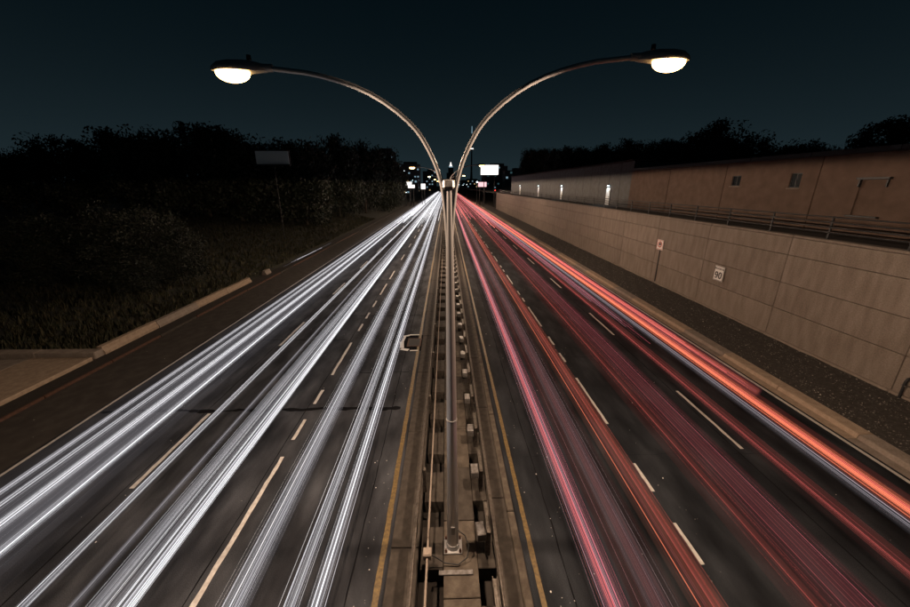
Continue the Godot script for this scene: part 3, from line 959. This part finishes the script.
func skyline() -> void:
	var warm := [M.window_glow_warm, M.window_glow_cool, M.window_glow_cool]
	var cool := [M.window_glow_cool, M.window_glow_faint]
	far_building("slim dark tower block with scattered lit windows left of the lamp arms", Vector3(-66, 0, -420), Vector3(22, 42, 18), M.far_wall, 16, warm, 1)
	far_building("wide dark block with lit windows behind the second left lamp", Vector3(-42, 0, -430), Vector3(26, 30, 18), M.far_wall_b, 18, warm, 2)
	far_building("low dark block close to the left road horizon", Vector3(-34, 0, -330), Vector3(20, 13, 14), M.far_wall, 8, warm, 3)
	far_building("dark block with cool windows above the left end of road", Vector3(-92, 0, -440), Vector3(26, 40, 20), M.far_wall, 12, cool, 4)
	far_building("narrow grey block near the left billboards", Vector3(-22, 0, -520), Vector3(18, 26, 16), M.far_wall_b, 10, warm, 5)
	far_building("small pale block just right of the nearest pole", Vector3(14, 0, -640), Vector3(18, 18, 16), M.far_wall_b, 8, warm, 6)
	far_building("dark block behind the big lit billboard", Vector3(48, 0, -380), Vector3(24, 26, 16), M.far_wall, 12, cool, 7)
	far_building("dark flat block right of the big lit billboard", Vector3(62, 0, -330), Vector3(24, 20, 16), M.far_wall_b, 10, cool, 8)
	far_building("wide low block under the thin tall tower", Vector3(38, 0, -600), Vector3(30, 16, 18), M.far_wall, 10, warm, 9)
	# stepped tower with a lit pyramid top, between the two arms
	var p := thing("office_tower", "stepped office tower with a pale lit top between the lamp arms", "building", Vector3(11.5, 0, -900))
	put(p, "wall", bx(20, 36, 16), M.far_wall_b, Vector3(0, 18, 0))
	put(p, "wall", bx(12, 12, 12), M.far_wall_b, Vector3(0, 42, 0))
	put(p, "lit_window_band", bx(9, 2.5, 9), M.window_glow_cool, Vector3(0, 49.3, 0))
	put(p, "roof_beacon_light", cyl(3.2, 0.5, 9.0, 8), M.billboard_glow, Vector3(0, 55.2, 0))
	# broadcasting tower
	var t := thing("broadcast_tower", "very tall thin tower with a lit pod on the horizon", "tower", Vector3(100.0, 0, -1500))
	put(t, "shaft", tube(PackedVector3Array([Vector3(0, 0, 0), Vector3(0, 60, 0), Vector3(0, 136, 0)]), PackedFloat32Array([7.0, 3.6, 2.2]), 10), M.far_wall_b)
	put(t, "pod", cyl(3.0, 7.0, 5.0, 16), M.far_wall_b, Vector3(0, 137.5, 0))
	put(t, "pod_light", cyl(7.2, 6.4, 4.0, 16), M.billboard_glow, Vector3(0, 142.0, 0))
	put(t, "mast", tube(PackedVector3Array([Vector3(0, 144, 0), Vector3(0, 190, 0), Vector3(0, 226, 0)]), PackedFloat32Array([2.0, 1.4, 0.6]), 8), M.far_wall_b)
	put(t, "mast_light", tube(PackedVector3Array([Vector3(0, 196, 0), Vector3(0, 221, 0)]), PackedFloat32Array([1.7, 1.2]), 8), M.window_glow_cool)
	# billboards
	billboard("large white lit billboard right of the lamp poles", Vector3(17.1, 11.85, -150), 6.9, 3.6, M.billboard_glow)
	billboard("small pinkish lit billboard under the large white one", Vector3(14.6, 7.35, -152), 3.3, 1.8, M.billboard_glow_pink)
	billboard("white lit billboard left of the road, upper of a stepped pair", Vector3(-15.0, 7.9, -150), 3.0, 1.3, M.billboard_glow)
	billboard("white lit billboard left of the road, lower of a stepped pair", Vector3(-13.6, 6.9, -149), 2.6, 1.2, M.billboard_glow)
	billboard("narrow white lit billboard close to the left lamp poles", Vector3(-9.1, 6.5, -151), 1.7, 2.0, M.billboard_glow)
	billboard("dull unlit grey billboard in front of the left tree line", Vector3(-22.1, 10.45, -50), 4.1, 1.55, M.billboard_dull)
	# white floodlight and a red signal right of the poles, street lights far left
	far_lamp("white floodlight on a mast beside the small billboard", Vector3(12.0, 0, -146), 9.1, M.lamp_glow_white, 0.30)
	far_lamp("small red signal light near the far end of the wall", Vector3(15.4, 0, -118), 6.4, M.signal_red_glow, 0.16)
	var spots := [[-20.5, -150.0, 5.2], [-19.0, -152.0, 4.7], [-17.9, -150.0, 5.3], [-16.9, -153.0, 4.9], [-15.8, -150.0, 5.2], [-29.0, -230.0, 14.0], [-26.0, -240.0, 16.5], [-21.0, -240.0, 11.0], [8.2, -240.0, 8.3], [10.8, -240.0, 8.0], [13.2, -240.0, 8.4], [33.0, -160.0, 10.5]]
	for k in spots.size():
		var q: Array = spots[k]
		far_lamp("tiny white street light far off near the horizon", Vector3(q[0], 0, q[1]), q[2], M.lamp_glow_white, 0.13, "tiny far street lights")

func billboard(label: String, at: Vector3, w: float, h: float, m: Material) -> void:
	var b := thing("billboard", label, "billboard", Vector3(at.x, 0, at.z))
	put(b, "sign_panel", bx(w, h, 0.12), m, Vector3(0, at.y + h / 2, 0.10))
	put(b, "backing", bx(w + 0.2, h + 0.2, 0.2), M.dark_metal, Vector3(0, at.y + h / 2, -0.08))
	for s in ([-0.3, 0.3] if m != M.billboard_dull else [0.0]):
		put(b, "leg", rod(Vector3(w * s, -0.5, -0.1), Vector3(w * s, at.y + 0.1, -0.1), 0.14 if m != M.billboard_dull else 0.06), M.rubber)
	put(b, "catwalk", bx(w + 0.4, 0.08, 0.5), M.dark_metal, Vector3(0, at.y - 0.16, 0.3))

func far_lamp(label: String, at: Vector3, h: float, m: Material, r: float, group := "") -> void:
	var b := thing("light_mast", label, "street light", at, group)
	put(b, "mast", rod(Vector3(0, -0.5, 0), Vector3(0, h - r * 0.8, 0), 0.07, 0.05, 6), M.dark_metal)
	var s := SphereMesh.new()
	s.radius = r
	s.height = r * 1.7
	s.radial_segments = 10
	s.rings = 6
	put(b, "lamp_bulb", s, m, Vector3(0, h, 0))

# uneven rounded patch of tar
func patch_mesh(rx: float, rz: float) -> Mesh:
	var st := SurfaceTool.new()
	st.begin(Mesh.PRIMITIVE_TRIANGLES)
	var ring := []
	for k in 28:
		var t := TAU * k / 28
		var u := Vector2(cos(t), sin(t))
		u = Vector2(signf(u.x) * pow(absf(u.x), 0.45) * rx, signf(u.y) * pow(absf(u.y), 0.45) * rz) * rng.randf_range(0.94, 1.05)
		ring.append(Vector3(u.x, 0, u.y))
	for k in 28:
		tri(st, Vector3.ZERO, ring[k], ring[(k + 1) % 28], Vector3.UP)
	st.generate_normals()
	return st.commit()

# ---------------------------------------------------------------- small things
func small_things() -> void:
	# drain cover in a broken pale collar, inner edge of the left carriageway
	var d := thing("drain_cover", "square iron drain cover in a broken pale concrete collar", "drain", Vector3(-1.72, 0.004, -17.4))
	put(d, "frame", frame_mesh(0.72, 1.02, 0.09), M.rust, Vector3(0, 0.012, 0), Vector3(-PI / 2, 0, 0))
	for k in 7:
		put(d, "bar", bx(0.55, 0.016, 0.06), M.rubber, Vector3(0, 0.010, -0.38 + k * 0.127))
	put(d, "pit", bx(0.56, 0.006, 0.86), M.sign_black, Vector3(0, 0.001, 0))
	put(d, "tar_patch", patch_mesh(0.62, 1.05), M.tar, Vector3(0.04, 0.0005, 0))
	for q in [[-0.62, 0.30, 0.20, 0.75, 0.12], [-0.60, -0.42, 0.13, 0.62, -0.10], [-0.50, -0.86, 0.34, 0.14, 0.45], [-0.08, -1.00, 0.55, 0.09, 0.04], [-0.42, 0.86, 0.42, 0.20, -0.35], [0.05, 0.99, 0.40, 0.08, 0.03], [0.52, 0.55, 0.10, 0.30, 0.2]]:
		put(d, "collar_piece", bx(q[2], 0.022, q[3], 0.006), M.pale_mortar, Vector3(q[0], 0.012, q[1]), Vector3(0, q[4], 0))
	# gravel on the verge
	var mm := MultiMesh.new()
	mm.transform_format = MultiMesh.TRANSFORM_3D
	mm.use_colors = true
	var s := SphereMesh.new()
	s.radius = 0.5
	s.height = 0.8
	s.radial_segments = 6
	s.rings = 3
	mm.mesh = s
	var n := 14000
	mm.instance_count = n
	for k in n:
		var z := -6.0 - 55.0 * pow(rng.randf(), 1.6)
		var x := rng.randf_range(13.95, 16.85)
		var y := 0.10 + 0.085 * (x - 13.9) + 0.025 * sin(x * 5.1 + z * 1.3) * sin(z * 0.9) + 0.015 * sin(z * 3.7 + x * 9.0)
		var r := 0.012 + 0.05 * pow(rng.randf(), 3.0)
		var b := Basis.from_euler(Vector3(rng.randf() * 6, rng.randf() * 6, rng.randf() * 6)).scaled(Vector3(r, r * 0.7, r * rng.randf_range(0.7, 1.3)))
		mm.set_instance_transform(k, Transform3D(b, Vector3(x, y + r * 0.1, z)))
		var v := rng.randf_range(0.05, 0.20) if rng.randf() > 0.03 else 0.45
		mm.set_instance_color(k, Color(v, v * 0.93, v * 0.84))
	var g := MultiMeshInstance3D.new()
	g.name = "gravel"
	g.multimesh = mm
	g.material_override = M.grass_blade
	add_child(g)
	tag(g, "loose gravel and grit along the foot of the wall", "gravel")
	g.set_meta("kind", "stuff")
	# grit and scraps on the road
	var mr := MultiMesh.new()
	mr.transform_format = MultiMesh.TRANSFORM_3D
	mr.use_colors = true
	mr.mesh = s
	mr.instance_count = 420
	for k in 420:
		var z := -4.5 - 30.0 * pow(rng.randf(), 1.4)
		var x: float = [rng.randf_range(1.95, 3.3), rng.randf_range(5.0, 6.2), rng.randf_range(2.0, 12.6), rng.randf_range(-15.4, -12.9), rng.randf_range(-2.2, -1.6), rng.randf_range(-12.0, -2.0)][k % 6]
		var r := 0.010 + 0.03 * pow(rng.randf(), 4.0)
		var b := Basis.from_euler(Vector3(0, rng.randf() * 6, 0)).scaled(Vector3(r, r * 0.4, r * rng.randf_range(0.6, 1.6)))
		mr.set_instance_transform(k, Transform3D(b, Vector3(x, 0.004 + r * 0.14, z)))
		var v := rng.randf_range(0.2, 0.6)
		mr.set_instance_color(k, Color(v, v * 0.97, v * 0.92))
	var gr := MultiMeshInstance3D.new()
	gr.name = "road_grit"
	gr.multimesh = mr
	gr.material_override = M.grass_blade
	add_child(gr)
	tag(gr, "pale grit and scraps scattered over the asphalt", "grit")
	gr.set_meta("kind", "stuff")

# ---------------------------------------------------------------- light trails
# The lines of light that passing traffic leaves over the lanes, each a real strand at lamp height along its lane.
var veils := {}
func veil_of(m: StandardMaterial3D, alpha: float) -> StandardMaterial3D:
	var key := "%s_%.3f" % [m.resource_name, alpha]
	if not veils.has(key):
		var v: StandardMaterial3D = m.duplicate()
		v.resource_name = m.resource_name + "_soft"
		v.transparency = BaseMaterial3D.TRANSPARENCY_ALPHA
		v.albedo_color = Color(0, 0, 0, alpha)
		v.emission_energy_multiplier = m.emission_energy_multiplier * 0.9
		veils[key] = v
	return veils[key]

func strand(x: float, y: float, r: float, z_near: float, z_far: float, phase: float, sway: float, thin := 0.30) -> Mesh:
	var p := PackedVector3Array()
	var q := PackedFloat32Array()
	var n := 26
	for i in n + 1:
		var u := float(i) / n
		var z := lerpf(z_near, z_far, u * u * u * 0.8 + u * 0.2)
		var fade := smoothstep(0.0, 25.0, -z + 4.0)
		var near := smoothstep(4.0, 80.0, -z)
		p.append(Vector3(x + sway * sin(z * 0.045 + phase) + 0.25 * sway * sin(z * 0.17 + phase * 2.3), y + 0.010 * sin(z * 0.35 + phase * 3.0) * (1.0 - fade * 0.7), z))
		q.append(r * lerpf(thin, 1.5 if thin < 0.5 else 1.0, near))
	return tube(p, q, 5 if thin < 0.5 else 10, true)

# s: where the trail crosses the picture plane, as metres of lane offset at ground level seen through it
func trail(label: String, s0: float, s1: float, n: int, r0: float, r1: float, mats: Array, h0: float, h1: float, z_near: float, z_far: float, sway := 0.05, veil := 0.026) -> void:
	var t := thing("light_trail", label, "light trail", Vector3.ZERO, "light trails of passing traffic")
	var phase := rng.randf() * TAU
	var wide := absf(s1 - s0) * 7.2 / 0.95
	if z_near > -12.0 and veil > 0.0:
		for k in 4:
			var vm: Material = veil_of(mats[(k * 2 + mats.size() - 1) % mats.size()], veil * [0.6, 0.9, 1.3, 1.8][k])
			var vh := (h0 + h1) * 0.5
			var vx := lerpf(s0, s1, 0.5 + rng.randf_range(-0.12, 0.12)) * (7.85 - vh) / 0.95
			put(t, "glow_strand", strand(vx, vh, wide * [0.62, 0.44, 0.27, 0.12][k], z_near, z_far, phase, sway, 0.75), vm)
	n = n * 3
	for k in n:
		var u := clampf(0.5 + 0.24 * rng.randfn(), -0.2, 1.2) if k % 2 == 0 else rng.randf()
		var h := rng.randf_range(h0, h1)
		var x := lerpf(s0, s1, u) * (7.85 - h) / 0.95
		var r := r0 + (r1 - r0) * pow(rng.randf(), 2.0)
		if k % 4 != 0:
			r *= rng.randf_range(0.10, 0.34)
		var zn := z_near - (rng.randf() * 2.0 if z_near > -1.0 else absf(z_near) * 0.5 * rng.randf())
		var zf := z_far * rng.randf_range(0.85, 1.0)
		put(t, "strand", strand(x, h, r, zn, zf, phase + rng.randf() * 0.4, sway), mats[rng.randi_range(0, mats.size() - 1)])

func light_trails() -> void:
	var w := [glow("trail_white", lin(0.96, 0.96, 1.0), 1.5), glow("trail_white_soft", lin(0.90, 0.87, 0.95), 0.7), glow("trail_white_dim", lin(0.86, 0.82, 0.92), 0.32)]
	var wb := [w[0], w[0], w[1]]
	var wd := [w[1], w[2], w[2]]
	var red := glow("trail_red", lin(1.0, 0.17, 0.14), 1.15)
	var orange := glow("trail_orange", lin(1.0, 0.23, 0.12), 1.3)
	var pink := glow("trail_pink", lin(0.90, 0.20, 0.27), 1.0)
	var dim_red := glow("trail_dim_red", lin(0.60, 0.11, 0.11), 0.45)
	var mauve := glow("trail_mauve", lin(0.62, 0.46, 0.52), 0.7)
	var far_red := glow("trail_far_red", lin(1.0, 0.26, 0.22), 1.3)
	var far_orange := glow("trail_far_orange", lin(1.0, 0.30, 0.18), 1.3)
	# left carriageway, outermost lane first
	trail("outermost white light trail on the left, beside the edge line", -1.475, -1.435, 6, 0.008, 0.028, w, 0.55, 0.75, 4.0, -420.0)
	trail("thin double white light trail, second from the left edge line", -1.41, -1.375, 5, 0.006, 0.018, w, 0.55, 0.8, 4.0, -420.0)
	trail("crisp white light trail in the middle of the far left lane", -1.345, -1.30, 7, 0.006, 0.022, wb, 0.55, 0.8, 4.0, -420.0)
	trail("white light trail on the right half of the far left lane", -1.245, -1.205, 6, 0.006, 0.022, wb, 0.55, 0.8, 4.0, -420.0)
	trail("faint scattered white light trail across the far left lane", -1.46, -1.18, 9, 0.004, 0.010, wd, 0.5, 1.0, 4.0, -420.0)
	trail("thin double white light trail left in the middle lane", -1.02, -0.985, 6, 0.006, 0.016, w, 0.55, 0.8, 4.0, -420.0)
	trail("single faint white light trail in the middle of the left road", -0.905, -0.88, 3, 0.006, 0.014, wd, 0.55, 0.8, 4.0, -420.0)
	trail("white light trail of many fine lines in the middle lane", -0.865, -0.80, 10, 0.005, 0.018, w, 0.5, 0.85, 4.0, -420.0)
	trail("broad bright white light trail in the middle lane of the left road", -0.795, -0.74, 11, 0.010, 0.026, wb, 0.55, 0.75, 4.0, -420.0)
	trail("broad soft white light trail, left one in the lane by the median", -0.55, -0.475, 15, 0.006, 0.020, w, 0.5, 0.85, 4.0, -420.0)
	trail("white light trail in the middle of the lane by the median", -0.392, -0.352, 9, 0.008, 0.024, w, 0.55, 0.8, 4.0, -420.0)
	trail("innermost white light trail, nearest to the median", -0.338, -0.298, 9, 0.008, 0.022, w, 0.55, 0.8, 4.0, -420.0)
	# only far up the road
	trail("short far white light trail thickening the left road near the horizon", -1.42, -0.95, 16, 0.02, 0.04, wb, 0.5, 0.9, -70.0, -500.0)
	trail("short far white light trail thickening the middle lane near the horizon", -0.9, -0.28, 22, 0.02, 0.04, wb, 0.5, 0.9, -66.0, -500.0)
	trail("short grey light trail crossing the left shoulder beside the bank", -2.03, -2.00, 3, 0.02, 0.04, wd, 0.45, 0.6, -33.0, -46.0, 0.1)
	# right carriageway, from the median outwards
	trail("bright pink red light trail nearest to the median", 0.352, 0.43, 14, 0.006, 0.018, [pink, pink, red, mauve], 0.6, 1.0, 4.0, -420.0)
	trail("greyish mauve light trail between the pink and red ones", 0.44, 0.56, 8, 0.004, 0.010, [mauve, dim_red, dim_red], 0.5, 1.0, 4.0, -420.0)
	trail("red light trail beside the dashes of the first lane", 0.58, 0.66, 6, 0.006, 0.016, [dim_red, red, dim_red, orange], 0.6, 1.0, 4.0, -420.0, 0.05, 0.014)
	trail("dim red light trail on the left of the second lane", 0.82, 0.92, 4, 0.005, 0.012, [dim_red, dim_red, red], 0.6, 1.0, -3.0, -420.0, 0.05, 0.010)
	trail("dim red light trail of fine lines in the second lane", 0.93, 1.04, 6, 0.005, 0.013, [dim_red, dim_red, dim_red, pink], 0.6, 1.0, 3.0, -420.0, 0.05, 0.012)
	trail("dark red light trail along the second line of dashes", 1.17, 1.23, 4, 0.008, 0.018, [dim_red, red, dim_red], 0.6, 0.9, 3.0, -420.0, 0.05, 0.02)
	trail("pale grey light trail under the bright orange one", 1.335, 1.375, 6, 0.008, 0.018, [mauve, w[2]], 0.4, 0.7, 3.0, -420.0)
	trail("brightest orange red light trail in the lane beside the wall", 1.385, 1.455, 11, 0.010, 0.026, [orange, orange, red], 0.7, 1.0, 3.0, -420.0)
	trail("outermost pink and orange light trail along the right edge line", 1.47, 1.535, 9, 0.010, 0.022, [orange, red, pink], 0.7, 1.0, -11.0, -420.0)
	trail("mauve and pink light trail that starts midway in the outer lane", 1.24, 1.345, 9, 0.006, 0.016, [mauve, pink, pink], 0.5, 0.9, -15.0, -420.0)
	trail("far red light trail filling the first lanes near the horizon", 0.35, 1.0, 16, 0.02, 0.035, [far_red, far_orange, pink], 0.6, 1.0, -75.0, -500.0)
	trail("far orange light trail filling the outer lanes near the horizon", 1.05, 1.52, 14, 0.02, 0.035, [far_red, far_orange, pink, mauve], 0.6, 1.0, -60.0, -500.0)
